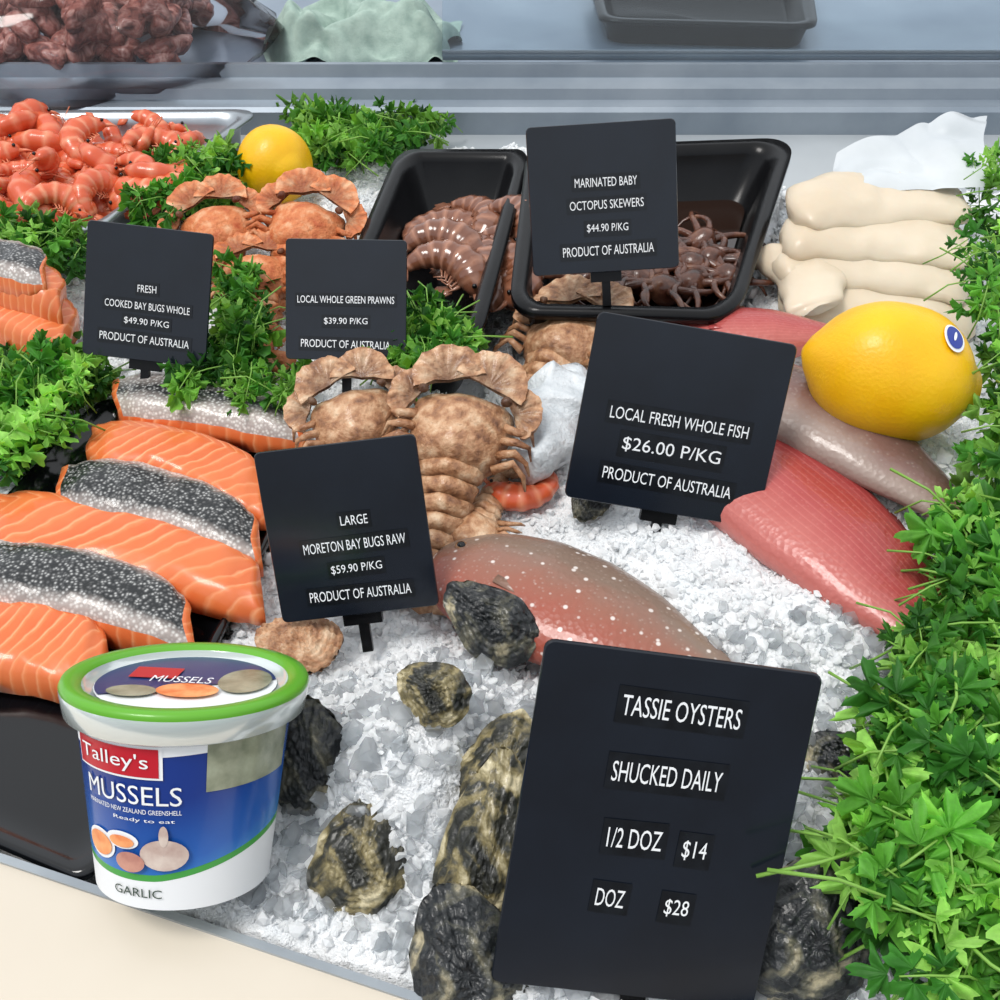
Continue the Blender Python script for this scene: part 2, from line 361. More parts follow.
# ------------------------------------------------------------------ salmon
def salmon(A,B,W,Hh,skin,bend=0,pale=False):
    A=np.array(A);B=np.array(B); d=B-A; L=np.linalg.norm(d); d=d/L; s=nrm(np.cross(Zb,d)); up=np.cross(d,s)
    m,n=36,32; rings=[];cols=[]; o=rng.uniform(0,50)
    for i in range(m):
        t=i/(m-1); e=abs(2*t-1); f=max((1-e**9)**.5,.8)
        if t in(0,1): f*=.9
        wv=W/2*f*(1+.07*math.sin(3*t+o)); hv=Hh*f*(.92+.14*math.sin(2.2*t+1)); cc=A+d*L*t+s*bend*math.sin(math.pi*t)
        r=[];cl=[]
        for j in range(n):
            a=2*math.pi*j/n
            ca,sa=math.cos(a),math.sin(a)
            y=wv*math.copysign(abs(ca)**.62,ca)
            z=hv*(abs(sa)**.62)*(1-.16*ca) if sa>=0 else -.002*abs(sa)
            off=.0024*nz((t*4,ca,sa),1.3,o)+.0012*nz((t*14,ca*3,sa*3),1,o)
            r.append(cc+s*(y+.22*z+.10*W*(t-.5))+up*(z+.003+off)-d*(.014*ca)); cl.append((t,.5-.5*ca,max(sa,0)))
        rings.append(r);cols.append(cl)
    acc=Acc(); V=np.array(rings)
    acc.add(V,gridF(m,n,True),0,np.array(cols).reshape(-1,3))
    acc.F+=[list(range(n))[::-1],[(m-1)*n+i for i in range(n)]]; acc.M+=[0,0]
    if skin:
        for fi in range((m-1)*n):
            j=fi%n; i=fi//n
            a=(j+.5)/n*360
            if 10<a<152 and 0<i<m-2: acc.M[fi]=1
    return acc.build('salmon_fillet',[m_flesh,m_skinp if pale else m_skin])
def sf(a,b,W,Hh,skin,pale=False,z=.008,bend=0): salmon(P(a[0],a[1],z+Hh*.4)-Zb*Hh*.4,P(b[0],b[1],z+Hh*.4)-Zb*Hh*.4,W,Hh,skin,bend,pale)
sf((116,403),(296,432),.050,.022,True,True,bend=.006)
sf((92,450),(262,502),.054,.020,False,bend=.010)
sf((62,492),(255,548),.050,.023,True,bend=.008)
sf((-10,524),(256,594),.056,.020,False,bend=.006)
sf((-30,578),(188,634),.050,.024,True,bend=.008)
sf((-60,642),(104,668),.056,.020,False,bend=.006)
sf((-30,305),(68,338),.06,.025,False,z=.02); sf((-20,280),(60,305),.05,.03,False,z=.035)
sf((-25,262),(44,278),.045,.02,True,z=.055)

# ------------------------------------------------------------------ lemons
def lemon(c,ax,L,Rr,sticker=None):
    ax=nrm(ax); u=nrm(np.cross(ax,[.1,.2,1])); w=np.cross(ax,u); acc=Acc(); m,n=40,36; rings=[]
    for i in range(m):
        t=-1+2*i/(m-1); r=Rr*max(.0,1-abs(t)**2.3)**.55
        x=t*L*.42
        if abs(t)>.9: x=math.copysign(L*.42*.9+ (abs(t)-.9)*L*.9,t); r=Rr*.42*math.sqrt(max(.001,1-((abs(t)-.9)/.1)**2))*(1.1 if t>0 else .8)
        a=np.linspace(0,2*np.pi,n,endpoint=False); rr=r*(1+.02*np.sin(3*a+2*t))
        rings.append(np.array(c)+ax*x+rr[:,None]*(np.cos(a)[:,None]*u+np.sin(a)[:,None]*w))
    loft(acc,rings)
    ob=acc.build('lemon',[m_lemon])
    md=ob.modifiers.new('s','SMOOTH'); md.iterations=3; md.factor=.5
    if sticker is not None:
        d=nrm(sticker); a2=Acc(); X=nrm(np.cross(d,[0,0,1])*-1); Y=np.cross(d,X)
        for rr,mi,off in ((.0085,0,.0),(.0068,1,.0004),(.0032,0,.0008)):
            V=[];K=24
            for q in (0,.5,1):
                for k in range(K):
                    a=2*math.pi*k/K; qq=d*Rr+X*(rr*1.25*q*math.cos(a))+Y*(rr*(.35 if mi==0 and rr<.004 else 1)*q*math.sin(a)); e=qq@ax; rad_=Rr*(1-(abs(e)/(L*.42))**2.3)**.55 if abs(e)<L*.42 else 0; perp=nrm(qq-ax*e)
                    V.append(np.array(c)+ax*e+perp*(rad_+.0008+off))
            a2.add(V,gridF(3,K,True),mi)
        a2.build('fruit_sticker',[m_white,M('sticker_blue',C(40,60,150),rough=.4)],parent=ob)
    return ob
s1=sc(890,372,.09)
lemon(P(890,373,.088),[1,-.12,-.22],200*s1,70*s1,sticker=[.60,-.26,.74])
s2=sc(275,165,.04); lemon(P(275,165,.042),[.6,-.75,.1],86*s2,38*s2)

# ------------------------------------------------------------------ fish
def fish(A,B,W,T,mat,finmat,sflip=1,name='whole_fish',dorsal=True):
    A=np.array(A);B=np.array(B);d=B-A;L=np.linalg.norm(d);d/=L; s=nrm(np.cross(Zb,d))*sflip; up=nrm(np.cross(d,s))*sflip; m,n=44,30
    arch=0
    for t in np.linspace(.25,.75,9):
        p=A+d*L*t; arch=max(arch,float(ice_h(p[0],p[1]))+.15*T-p[2])
    acc=Acc();rings=[];cols=[]
    wf=lambda t:np.interp(t,[0,.02,.06,.12,.2,.32,.5,.68,.85,1],[.10,.34,.55,.74,.90,1,.97,.78,.46,.24])*W/2
    ctr=lambda t:A+d*L*t+s*W*.06*math.sin(math.pi*t)+up*arch*math.sin(math.pi*t)
    for i in range(m):
        t=i/(m-1); w=wf(t); th=np.interp(t,[0,.03,.15,.35,.6,.9,1],[.1,.5,.85,1,.85,.3,.14])*T/2
        a=np.linspace(0,2*np.pi,n,endpoint=False); ca,sa=np.cos(a),np.sin(a)
        rings.append(ctr(t)+ (w*ca)[:,None]*s+(th*np.sign(sa)*np.abs(sa)**.85)[:,None]*up); cols.append(np.stack([np.full(n,t),.5+.5*ca,.5+.5*sa],1))
    loft(acc,rings,0,np.concatenate(cols))
    def fin(pts,th=.0006,mi=1):
        pts=np.array(pts); k=len(pts); V=np.concatenate([pts+up*th,pts-up*th]); acc.add(V,[list(range(k)),list(range(k,2*k))[::-1]]+[[i,i+k,(i+1)%k+k,(i+1)%k] for i in range(k)],mi,np.tile([.9,.6,.5],(2*k,1)))
    E=A+d*L*.98
    fin([E-s*W*.11,E+d*L*.12-s*W*.36,E+d*L*.09,E+d*L*.12+s*W*.36,E+s*W*.11])
    if dorsal:
        ts=np.linspace(.25,.8,20); top=[ctr(t)+s*(wf(t)-.002) for t in ts]
        outr=[p+s*W*(.075+.012*(i%2))*math.sin(math.pi*(i+1)/21)**.5+d*.003-up*.002 for i,p in enumerate(top)]
        fin(top+outr[::-1])
    g=ctr(.26)+up*T*.455-s*W*.16
    fin([g-s*.003,g+d*L*.05-s*W*.05-up*.0004,g+d*L*.10-s*W*.05-up*.001,g+d*L*.115-up*.001,g+d*L*.07+s*W*.02-up*.0002,g+s*.003],.0005,0)
    gp=[ctr(.20+.03*math.cos(x))+s*W*.33*math.sin(x)+up*(T*.41*math.cos(x*.8)) for x in np.linspace(-1.2,1.2,12)]; tube(acc,gp,[.0007]*12,0,6,(.9,.7,.5))
    e=ctr(.085)+s*W*.08+up*T*.30
    acc.add(I2[0]*[.0042,.0042,.0024]+e,I2[1],2); acc.add(I2[0]*[.0028,.0028,.002]+e+up*.0012,I2[1],3)
    return acc.build(name,[mat,finmat,M('fish_eye',C(150,110,80),rough=.2),m_black])
f_red=fish_mat('snapper_red',C(160,58,56),C(172,72,70),C(190,104,96),C(206,130,122),300,True)
f_brown=fish_mat('reef_fish_skin',C(134,112,98),C(150,96,78),C(164,80,62),C(200,184,174),300)
f_grey=fish_mat('grey_fish_skin',C(98,72,66),C(124,92,84),C(160,140,130),C(184,172,164),280,spots=False)
m_fin=M('fish_fin',C(164,66,58),rough=.4,coat=.2); m_fin2=M('fish_fin_grey',C(140,104,92),rough=.4)
fish(PI(432,560,.018),PI(745,690,.004),.084,.042,f_brown,m_fin2,1,dorsal=False)
fish(P(662,412,.036),P(995,690,.036),.094,.042,f_red,m_fin,1,'red_snapper')
fish(P(690,362,.050),P(990,540,.046),.070,.034,f_grey,m_fin2,1)
fish(PI(660,345,.03),PI(850,335,.03),.055,.04,f_red,m_fin,1,'red_snapper',False)

# ------------------------------------------------------------------ squid tubes
m_squid=MN('squid_flesh',[(.3,C(208,190,164)),(.7,C(224,210,188))],12,bs=90,bstr=.15,rough=.4,coat=.2,sss=.2)
def squid(A,B,W,T,bend=0,name='squid_tube',mat=None,rough=0):
    A=np.array(A);B=np.array(B);d=B-A;L=np.linalg.norm(d);d/=L; s=nrm(np.cross(Zb,d)); up=np.cross(d,s); m,n=30,28; rings=[]
    for i in range(m):
        t=i/(m-1); w=np.interp(t,[0,.02,.08,.3,.7,.93,.98,1],[.3,.55,.8,.97,1,.85,.6,.25])*W/2; th=np.interp(t,[0,.05,.2,.8,.95,1],[.2,.7,1,1,.7,.15])*T/2
        a=np.linspace(0,2*np.pi,n,endpoint=False); rings.append(A+d*L*t+s*bend*math.sin(math.pi*t)+(w*np.cos(a))[:,None]*s+(th*np.sin(a)+.004*np.sin(a*1.0+t*2))[:,None]*up)
    V=np.array(rings)
    if rough:
        for r in V:
            for i in range(len(r)): r[i]+=rough*np.array([nz(r[i],60,1),nz(r[i],60,5),nz(r[i],60,9)])
    acc=Acc(); loft(acc,V)
    return acc.build(name,mat or m_squid)
for (a,b,w,t,z) in [((778,298),(975,312),.085,.026,.03),((772,264),(968,278),.08,.024,.046),((782,240),(968,246),.075,.022,.060),((790,214),(965,200),.075,.022,.074),((768,252),(812,312),.05,.020,.045)]:
    squid(P(*a,z),P(*b,z),w,t,.016,None and '' or 'squid_tube',None,.003)
m_slab=MN('ice_slab',[(.3,C(196,203,208)),(.7,C(232,236,239))],60,detail=8,bs=220,bstr=1,bdist=.002,rough=.3,coat=.3)
squid(P(527,470,.036),P(582,370,.046),.050,.030,.004,'ice_slab',m_slab,.009)
m_sheet=MN('paper_sheet',[(.3,C(186,192,196)),(.7,C(212,216,218))],10,bs=50,bstr=.3,rough=.35,coat=.2)
acc=Acc(); q=[P(838,152,.09),P(985,115,.10),P(985,190,.085),P(822,194,.08)]; V=[]
for i in range(40):
    for j in range(50):
        s,t=j/49,i/39; p=(q[0]*(1-s)+q[1]*s)*(1-t)+(q[3]*(1-s)+q[2]*s)*t; V.append(p+Zb*(.007*nz(p,14)+.012*abs(nz(p,26,3)))+np.array([.006*nz(p,20,5),0,0]))
acc.add(V,gridF(40,50)); acc.build('paper_sheet',m_sheet)

# ------------------------------------------------------------------ bay bugs
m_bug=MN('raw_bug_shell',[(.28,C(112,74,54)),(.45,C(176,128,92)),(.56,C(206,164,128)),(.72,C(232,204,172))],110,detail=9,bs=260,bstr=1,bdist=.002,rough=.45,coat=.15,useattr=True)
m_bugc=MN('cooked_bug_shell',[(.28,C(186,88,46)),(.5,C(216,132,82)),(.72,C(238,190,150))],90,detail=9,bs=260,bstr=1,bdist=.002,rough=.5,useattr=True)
def bug(o,ang,L,mat,tilt=0,roll=0):
    acc=Acc(); S=L; o2=rng.uniform(0,30)
    def dome(y0,y1,w0,w1,h,m=12,n=18,bul=.0):
        rings=[];cl=[]
        for i in range(m):
            t=i/(m-1); w=(w0+(w1-w0)*t)*(1-.2*abs(2*t-1)**6)+bul*math.sin(math.pi*t); hh=h*(1-.55*abs(2*t-1)**4)
            a=np.linspace(0,2*np.pi,n,endpoint=False); keel=np.where(np.abs(np.cos(a))<.2,.018,0)
            rings.append(np.stack([w*np.cos(a),np.full(n,y0+(y1-y0)*t),np.where(np.sin(a)>0,hh*np.sin(a)+keel,.02*np.sin(a))],1))
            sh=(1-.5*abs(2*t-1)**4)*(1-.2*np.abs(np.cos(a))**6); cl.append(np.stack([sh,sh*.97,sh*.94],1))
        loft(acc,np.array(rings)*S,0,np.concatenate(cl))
    dome(.02,.34,.16,.21,.13,bul=.02)
    for k in range(6): dome(.05-.075*(k+1),.060-.075*k,.13-.012*(k+1),.150-.012*k,.095-.007*k,8)
    def plate(cx,cy,r,am,z=.03):
        K=30; a0,a1=am-1.65,am+1.65; V=[[cx,cy,z]]; cl=[[.5,.47,.44]]
        for rr in (.35,.7,.92,1):
            for k in range(K):
                a=a0+(a1-a0)*k/(K-1); q=r*rr*(1+ (.05*nz((k*.9,cx*9,0),1,o2) if rr>.9 else 0)+.08*nz((k*.16,cx*9,2),1,o2)); V.append([cx+q*math.cos(a),cy+q*math.sin(a),z+.05*rr-.03*rr*rr+.005*math.cos(k*1.57)*rr])
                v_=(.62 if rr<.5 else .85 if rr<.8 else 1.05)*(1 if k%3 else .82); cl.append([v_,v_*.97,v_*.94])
        V=np.array(V)*S; Fc=[[0,1+k,2+k] for k in range(K-1)]
        for g in range(3):
            for k in range(K-1): Fc.append([1+g*K+k,1+(g+1)*K+k,2+(g+1)*K+k,2+g*K+k])
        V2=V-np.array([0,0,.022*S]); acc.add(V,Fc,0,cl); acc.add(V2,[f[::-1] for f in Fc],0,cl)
        e=[1+3*K+k for k in range(K)]; acc.add(np.concatenate([V[e],V2[e]]),[[k,k+1,K+k+1,K+k] for k in range(K-1)],0,[.8,.75,.7])
    for sx in (-1,1):
        plate(sx*.085,.40,.155,math.pi/2-sx*.35,.06)
        plate(sx*.20,.31,.12,math.pi/2-sx*1.1,.04)
        acc.add(I2[0]*.022*S+np.array([sx*.17,.32,.11])*S,I2[1],0,[.2,.15,.12])
        for k in range(4):
            y=.05+.065*k; p=np.array([[sx*.16,y,.04],[sx*.24,y+.03-.02*k,.07],[sx*.29,y-.01,.04],[sx*.31,y-.05,.0]])*S; tube(acc,p,np.array([.02,.017,.012,.004])*S,0,7,(.8,.72,.66))
    for k in range(5):
        an=-math.pi/2+(k-2)*.42; c0=np.array([.03*(k-2),-.41,.03]); D=np.array([math.cos(an),math.sin(an),-.05]); Sx=np.array([-D[1],D[0],0]); 
        V=[c0+D*a+Sx*b for a,b in((0,-.02),(.08,-.05),(.15,-.045),(.17,0),(.15,.045),(.08,.05),(0,.02))]
        V=np.array(V)*S; acc.add(np.concatenate([V+[0,0,.006*S],V-[0,0,.006*S]]),[[0,1,2,3,4,5,6],[13,12,11,10,9,8,7]]+[[i,i+7,(i+1)%7+7,(i+1)%7] for i in range(7)])
    Rm=rotm((0,0,1),rad(ang))@rotm((1,0,0),rad(tilt))@rotm((0,1,0),rad(roll))
    acc.V=[v@Rm.T+np.array(o) for v in acc.V]
    for v in acc.V:
        for i in range(len(v)): v[i]+=.0013*np.array([nz(v[i],160),nz(v[i],160,7),nz(v[i],160,13)])
    return acc.build('moreton_bay_bug',mat)
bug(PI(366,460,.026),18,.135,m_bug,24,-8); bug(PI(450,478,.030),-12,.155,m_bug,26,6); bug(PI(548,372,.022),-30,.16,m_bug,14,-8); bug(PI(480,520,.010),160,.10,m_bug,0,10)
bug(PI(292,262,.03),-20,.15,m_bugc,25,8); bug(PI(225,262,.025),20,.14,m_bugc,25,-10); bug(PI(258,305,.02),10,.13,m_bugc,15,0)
# ------------------------------------------------------------------ prawns
def prawn(acc,o,Rm,S,arc=3.4,ant=True):
    m=30; tt=np.linspace(0,1,m); a=tt*arc; rr=.5*(1-.18*tt)
    pts=np.stack([rr*np.cos(a),rr*np.sin(a),0*a],1)
    r=np.interp(tt,[0,.05,.15,.32,.5,.8,.93,1],[.04,.13,.20,.225,.20,.14,.09,.06])*(1+.06*np.sin(tt*2*np.pi*8))
    T=nrm_rows(np.gradient(pts,axis=0)); O=np.stack([-T[:,1],T[:,0],0*a],1)
    n=10; an=np.linspace(0,2*np.pi,n,endpoint=False)
    rings=pts[:,None]+(r[:,None]*np.cos(an))[...,None]*O[:,None]+ (r[:,None]*.8*np.sin(an))[...,None]*Zb
    b=Acc(); col=np.stack([np.repeat(tt,n),np.tile(.5+.5*np.cos(an),m),np.full(m*n,rng.random())],1); loft(b,rings,0,col)
    E=pts[-1];D=T[-1]
    for k in (-1,0,1):
        Dk=rotm((0,0,1),k*.45)@D; Sx=np.array([-Dk[1],Dk[0],0])
        V=[E-Sx*.03,E+Dk*.14-Sx*.07,E+Dk*.24,E+Dk*.14+Sx*.07,E+Sx*.03]; V=np.array(V)+Zb*.02*k
        b.add(np.concatenate([V+Zb*.012,V-Zb*.012]),[[0,1,2,3,4],[9,8,7,6,5]]+[[i,i+5,(i+1)%5+5,(i+1)%5] for i in range(5)],0,[.99,.5,.5])
    for k in range(7):
        i=4+2*k; p=pts[i]; inn=-nrm(p); q=[p+inn*r[i]*.8,p+inn*(r[i]+.07)-T[i]*.05,p+inn*(r[i]+.10)+T[i]*.04]; tube(b,np.array(q),[.018,.014,.007],0,5,(.1,.5,.5))
    ro=pts[0]; tube(b,np.array([ro+T[0]*.02,ro-T[0]*.10-O[0]*.03,ro-T[0]*.2-O[0]*.02]),[.04,.022,.004],0,6,(.1,.5,.5))
    if ant:
        for k in(-1,1): tube(b,np.array([ro,ro-T[0]*.25+Zb*.04*k,ro-T[0]*.35-O[0]*.2*k]),[.009]*3,0,4,(.1,.5,.5))
    b.add(I1[0]*.032+ro+Zb*.11+T[0]*.06,I1[1],1)
    V=np.concatenate(b.V)*S@Rm.T+o
    n0=acc.n; acc.F+=[[i+n0 for i in f] for f in b.F]; acc.M+=b.M; acc.V.append(V); acc.C.append(np.concatenate(b.C)); acc.n+=len(V)
m_prc=banded('cooked_prawn_shell',C(216,98,58),C(236,160,122),7,spots=C(204,80,44)); m_prr=banded('raw_prawn_shell',C(112,70,52),C(178,128,104),7,rough=.2,coat=.5,spots=C(140,84,58))
acc=Acc()
for k in range(110):
    u=rng.uniform(-60,225);v=rng.uniform(128,222); z=rng.uniform(.02,.05)
    if u>235-(v-112)*1.2: continue
    prawn(acc,P(u,v,z),rotm((0,0,1),rng.uniform(0,6.28))@rotm((1,0,0),rng.normal(0,.4))@rotm((0,1,0),rng.normal(0,.35)),rng.uniform(.05,.062),rng.uniform(2.8,4.0),ant=(k%5==0))
acc.build('cooked_prawns',[m_prc,m_black])
acc=Acc()
for k,(u,v) in enumerate([(482,240),(492,258),(472,272),(448,262),(455,290),(475,303),(432,290),(492,232),(442,240),(465,255),(432,270),(482,282),(452,225)]):
    prawn(acc,P(u,v,.028+.003*(k%4)),rotm((0,0,1),rad(-40+rng.normal(0,25)))@rotm((1,0,0),rng.normal(.2,.3)),.07,2.6,ant=False)
acc.build('raw_prawns',[m_prr,m_black])
acc=Acc(); prawn(acc,PI(522,476,.010),rotm((0,0,1),rad(200)),.045,3.0); acc.build('cooked_prawn',[m_prc,m_black])
# ------------------------------------------------------------------ octopus
m_oct=MN('octopus_skin',[(.3,C(50,28,20)),(.55,C(98,58,42)),(.75,C(136,94,70))],80,bs=300,bstr=.6,rough=.25,coat=.4)
acc=Acc()
for (u,v) in [(690,285),(712,262),(665,290),(700,245),(640,280),(725,280),(585,285),(610,290),(560,240),(690,268),(650,265)]:
    c=P(u,v,.03); V=I3[0].copy()*[.013,.013,.016]; V*=(1+.12*np.array([nz(p,90) for p in V]))[:,None]; acc.add(V@rrot().T+c,I3[1])
    for k in range(8):
        a=k*.785+rng.normal(0,.2); p=[];q=c.copy();h=a;el=.5
        for i in range(12):
            p.append(q.copy()); q=q+.006*np.array([math.cos(h),math.sin(h),el]); h+=.12+.05*i*(1 if k%2 else -1); el-=.12
            q[2]=max(q[2],.018)
        tube(acc,p,np.linspace(.0042,.001,12),0,7)
acc.build('baby_octopus',m_oct)

# ------------------------------------------------------------------ oysters
def oysm(name,st,o): return MN(name,st,38,detail=9,dist=1.0,bs=140,bstr=1,bdist=.003,rough=.4,coat=.25)
m_oys=oysm('oyster_shell',[(.34,C(22,24,26)),(.46,C(58,58,50)),(.54,C(140,128,90)),(.64,C(216,204,168)),(.8,C(100,92,68))],0)
m_oysd=oysm('oyster_shell_dark',[(.33,C(14,16,19)),(.48,C(40,43,45)),(.56,C(96,94,80)),(.66,C(190,178,146)),(.8,C(60,58,52))],0)
def oyster(c,L,W,T,Rm,dark=False,name='oyster'):
    acc=Acc(); K,G=64,26; o=rng.uniform(0,40)
    for side,th in ((1,T),(-1,T*.6)):
        V=[]
        for g in range(G):
            q=g/(G-1)
            for k in range(K):
                a=2*math.pi*k/K; ca,sa=math.cos(a),math.sin(a)
                wv=W*(1-.28*sa); r=q*(1+.07*nz((ca*1.6,sa*1.6,0),1.5,o)+.035*nz((ca*5,sa*5,0),1,o))
                lay=(q*7+.7*nz((ca*1.2,sa*1.2,q),2,o))%1.0
                z=side*(th*(1-q**2.2)*(1+.25*nz((ca*q*2,sa*q*2,side),1.5,o))+ .0024*lay*(q>.1)+.0016*math.sin(k*1.9+4*nz((ca,sa,q),3,o))*q)
                V.append([wv*ca*r,L*sa*r-L*.1*(1-q),z])
        Fc=gridF(G,K,True); 
        if side<0: Fc=Fc[:,::-1].copy()
        acc.add(V,Fc)
    acc.V=[v@Rm.T+np.array(c) for v in acc.V]
    return acc.build(name,m_oysd if dark else m_oys)
def RF(lean,roll,yaw=0): return rotm((0,0,1),rad(yaw))@rotm((1,0,0),rad(lean))@rotm((0,0,1),rad(roll))
oyster(P(364,856,.018),.030,.024,.014,RF(42,-8))
oyster(P(314,762,.024),.034,.022,.014,RF(55,10),True)
oyster(P(488,620,.040),.030,.019,.012,RF(38,50),True)
oyster(P(432,692,.070),.019,.015,.011,RF(35,60))
oyster(P(488,860,.028),.052,.024,.018,RF(46,-10))
oyster(P(466,958,.018),.034,.026,.016,RF(40,20),True)
oyster(P(505,770,.038),.030,.022,.014,RF(35,-20))
oyster(P(812,925,.022),.040,.03,.016,RF(45,-30),True)
oyster(P(838,765,.02),.020,.018,.01,RF(30,40),True)
oyster(P(590,500,.03),.012,.014,.008,RF(20,40),True)
oyster(P(298,642,.010),.026,.018,.009,RF(8,80),name='scallop')
bpy.data.objects['scallop'].data.materials[0]=m_bug

# ------------------------------------------------------------------ parsley
NL=41
def leaf_tpl(curl,seed):
    r=np.random.default_rng(seed); n=NL; ph=np.linspace(-118,118,n); rings=[0.02,.45,.8,1.0]; V=[]
    R=(.68+.32*np.cos(2*np.pi*ph/64))*(1-.14*(np.abs(ph)/118)); R=np.maximum(R,.40); R=R*(1+.12*np.cos(np.arange(n)*np.pi*.86+r.uniform(0,3)))*(1+.05*r.normal(size=n)); p1,p2=r.uniform(0,6,2)
    for q in rings:
        rad_=R*q if q>.5 else (R*.5+.5*R.mean())*q
        a=np.deg2rad(ph)
        z=curl*q*q*np.sin(a*3.6+p1)*.33+curl*.16*q*np.sin(a*9+p2)-.24*q*q+.12*q*np.cos(2*np.pi*ph/64)
        V.append(np.stack([rad_*np.sin(a),rad_*np.cos(a)+.15*q,z],1))
    return np.concatenate(V),gridF(4,n)
TP={False:[leaf_tpl(.7,i) for i in range(8)],True:[leaf_tpl(1.4,i+9) for i in range(8)]}
greens=np.array([C(86,148,54)[:3],C(116,174,70)[:3],C(66,128,44)[:3],C(146,198,96)[:3],C(50,106,38)[:3]])
def parsley(poly,count,size,zmin,zmax,curly,nleaf=5,bright=1.0):
    acc=Acc(); us=[p[0] for p in poly]; vs=[p[1] for p in poly]; k=0;tries=0
    while k<count and tries<count*30:
        tries+=1
        u=rng.uniform(min(us),max(us)); v=rng.uniform(min(vs),max(vs))
        if not inpoly(np.array([u]),np.array([v]),poly)[0]: continue
        k+=1; hz=rng.random(); z=zmin+(zmax-zmin)*hz; o=P(u,v,z)
        Nn=nrm([rng.normal(0,.5),rng.normal(-.55,.5),1]); D=nrm(np.cross(Nn,rng.normal(size=3))); Sx=np.cross(D,Nn)
        col0=greens[rng.integers(5)]*bright*rng.uniform(.8,1.25)*(.45+.75*hz)  # lower leaves darker: shade deep in the clump put into their colour
        L=size*rng.uniform(.7,1.3)
        tube(acc,[o-D*L*2.4-Nn*L*1.6,o-D*L*1.4-Nn*L*.3,o,o+D*L*.9],[L*.06,L*.05,L*.045,L*.03],1,5)
        spec=[(1.05,0,1.0),(.35,62,.9),(.35,-62,.9),(-.6,78,.7),(-.6,-78,.7)][:nleaf]
        for t,an,s in spec:
            an=rad(an+rng.normal(0,12)); Dl=nrm(D*math.cos(an)+Sx*math.sin(an)+Nn*rng.normal(0,.28)); Nl=nrm(Nn+rng.normal(0,.32,3)); Nl=nrm(Nl-Dl*(Nl@Dl)); Sl=np.cross(Dl,Nl)
            V,Fc=TP[curly][rng.integers(8)]; q=V*L*s*[rng.uniform(.8,1.05),1,1]
            b0=o+D*L*t*.95+Dl*L*.25
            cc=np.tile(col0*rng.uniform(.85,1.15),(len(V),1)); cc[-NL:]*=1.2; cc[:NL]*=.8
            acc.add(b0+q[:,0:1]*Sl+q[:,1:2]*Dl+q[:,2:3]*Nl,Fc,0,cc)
    return acc.build('parsley',[m_leaf,m_stem])
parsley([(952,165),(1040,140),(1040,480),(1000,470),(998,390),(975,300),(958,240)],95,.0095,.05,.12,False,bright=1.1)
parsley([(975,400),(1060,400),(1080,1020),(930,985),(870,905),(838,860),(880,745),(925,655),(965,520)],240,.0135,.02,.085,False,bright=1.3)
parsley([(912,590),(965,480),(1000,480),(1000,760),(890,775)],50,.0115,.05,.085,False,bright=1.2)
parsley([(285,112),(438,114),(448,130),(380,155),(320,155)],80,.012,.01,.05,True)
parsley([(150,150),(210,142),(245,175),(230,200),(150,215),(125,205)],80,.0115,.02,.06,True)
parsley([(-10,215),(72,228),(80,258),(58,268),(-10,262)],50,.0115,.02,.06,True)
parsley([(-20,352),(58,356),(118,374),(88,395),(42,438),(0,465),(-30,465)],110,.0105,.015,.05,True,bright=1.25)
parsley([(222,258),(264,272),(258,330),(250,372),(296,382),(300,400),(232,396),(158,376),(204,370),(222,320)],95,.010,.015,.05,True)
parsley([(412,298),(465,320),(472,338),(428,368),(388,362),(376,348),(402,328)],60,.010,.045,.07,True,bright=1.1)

# ------------------------------------------------------------------ mussel tub
LN=rad(35); axn=np.array([0,math.sin(LN),math.cos(LN)]); Fr=np.array([0,-math.cos(LN),math.sin(LN)]); Xr=np.array([1.,0,0])
B0=P(185,872,.014); HT=.093; r0,r1=.0392,.0488
axn=nrm(axn+.05*Xr); Xr=nrm(Xr-axn*(Xr@axn)); Fr=np.cross(Xr,axn); 
if Fr[1]>0: Fr=-Fr
def TP_(a,h,off=0):
    r=r0+(r1-r0)*h/HT+off; a=np.asarray(a);h=np.asarray(h)
    return B0+h[...,None]*axn+(r*np.sin(a))[...,None]*Xr+(r*np.cos(a))[...,None]*Fr
def revolve(acc,prof,mi,K=64):
    a=np.linspace(0,2*np.pi,K,endpoint=False)
    rings=[B0+axn*h+r*(np.sin(a)[:,None]*Xr+np.cos(a)[:,None]*Fr) for r,h in prof]
    acc.add(np.array(rings),gridF(len(prof),K,True)[:,::-1].copy(),mi)
m_tub=M('frosted_plastic',C(210,218,216),rough=.3,trans=.2,coat=.2); m_green=M('green_lid',C(96,168,40),rough=.35,coat=.2); m_clear=M('clear_lid',C(206,216,214),rough=.15,trans=.3,coat=.4)
m_blue,nt,b=newmat('label_blue'); setp(b,rough=.25,coat=.3); tc=N(nt,'ShaderNodeTexCoord'); sx=N(nt,'ShaderNodeSeparateXYZ'); nt.links.new(tc.outputs['Generated'],sx.inputs[0])
r=ramp(nt,[(.05,C(70,160,220)),(.4,C(34,96,180)),(.8,C(20,52,132))]); nt.links.new(math_(nt,'ADD',sx.outputs[2],math_(nt,'MULTIPLY',texn(nt,'noise',30),.2)),r.inputs[0]); nt.links.new(r.outputs[0],b.inputs['Base Color'])
m_red=M('label_red',C(190,28,44),rough=.3); m_or=MN('mussel_meat',[(.3,C(226,110,50)),(.7,C(250,180,120))],120,rough=.4); m_gar=MN('garlic_print',[(.3,C(180,150,140)),(.7,C(226,212,200))],80,rough=.4); m_oni=MN('onion_print',[(.3,C(170,110,100)),(.7,C(214,160,140))],80,rough=.4); m_olive=MN('tub_window',[(.3,C(110,116,92)),(.7,C(176,180,156))],60,rough=.2,coat=.4); m_gl=M('label_green',C(70,160,70),rough=.3)
m_dk=M('label_dark',C(50,70,60),rough=.4)
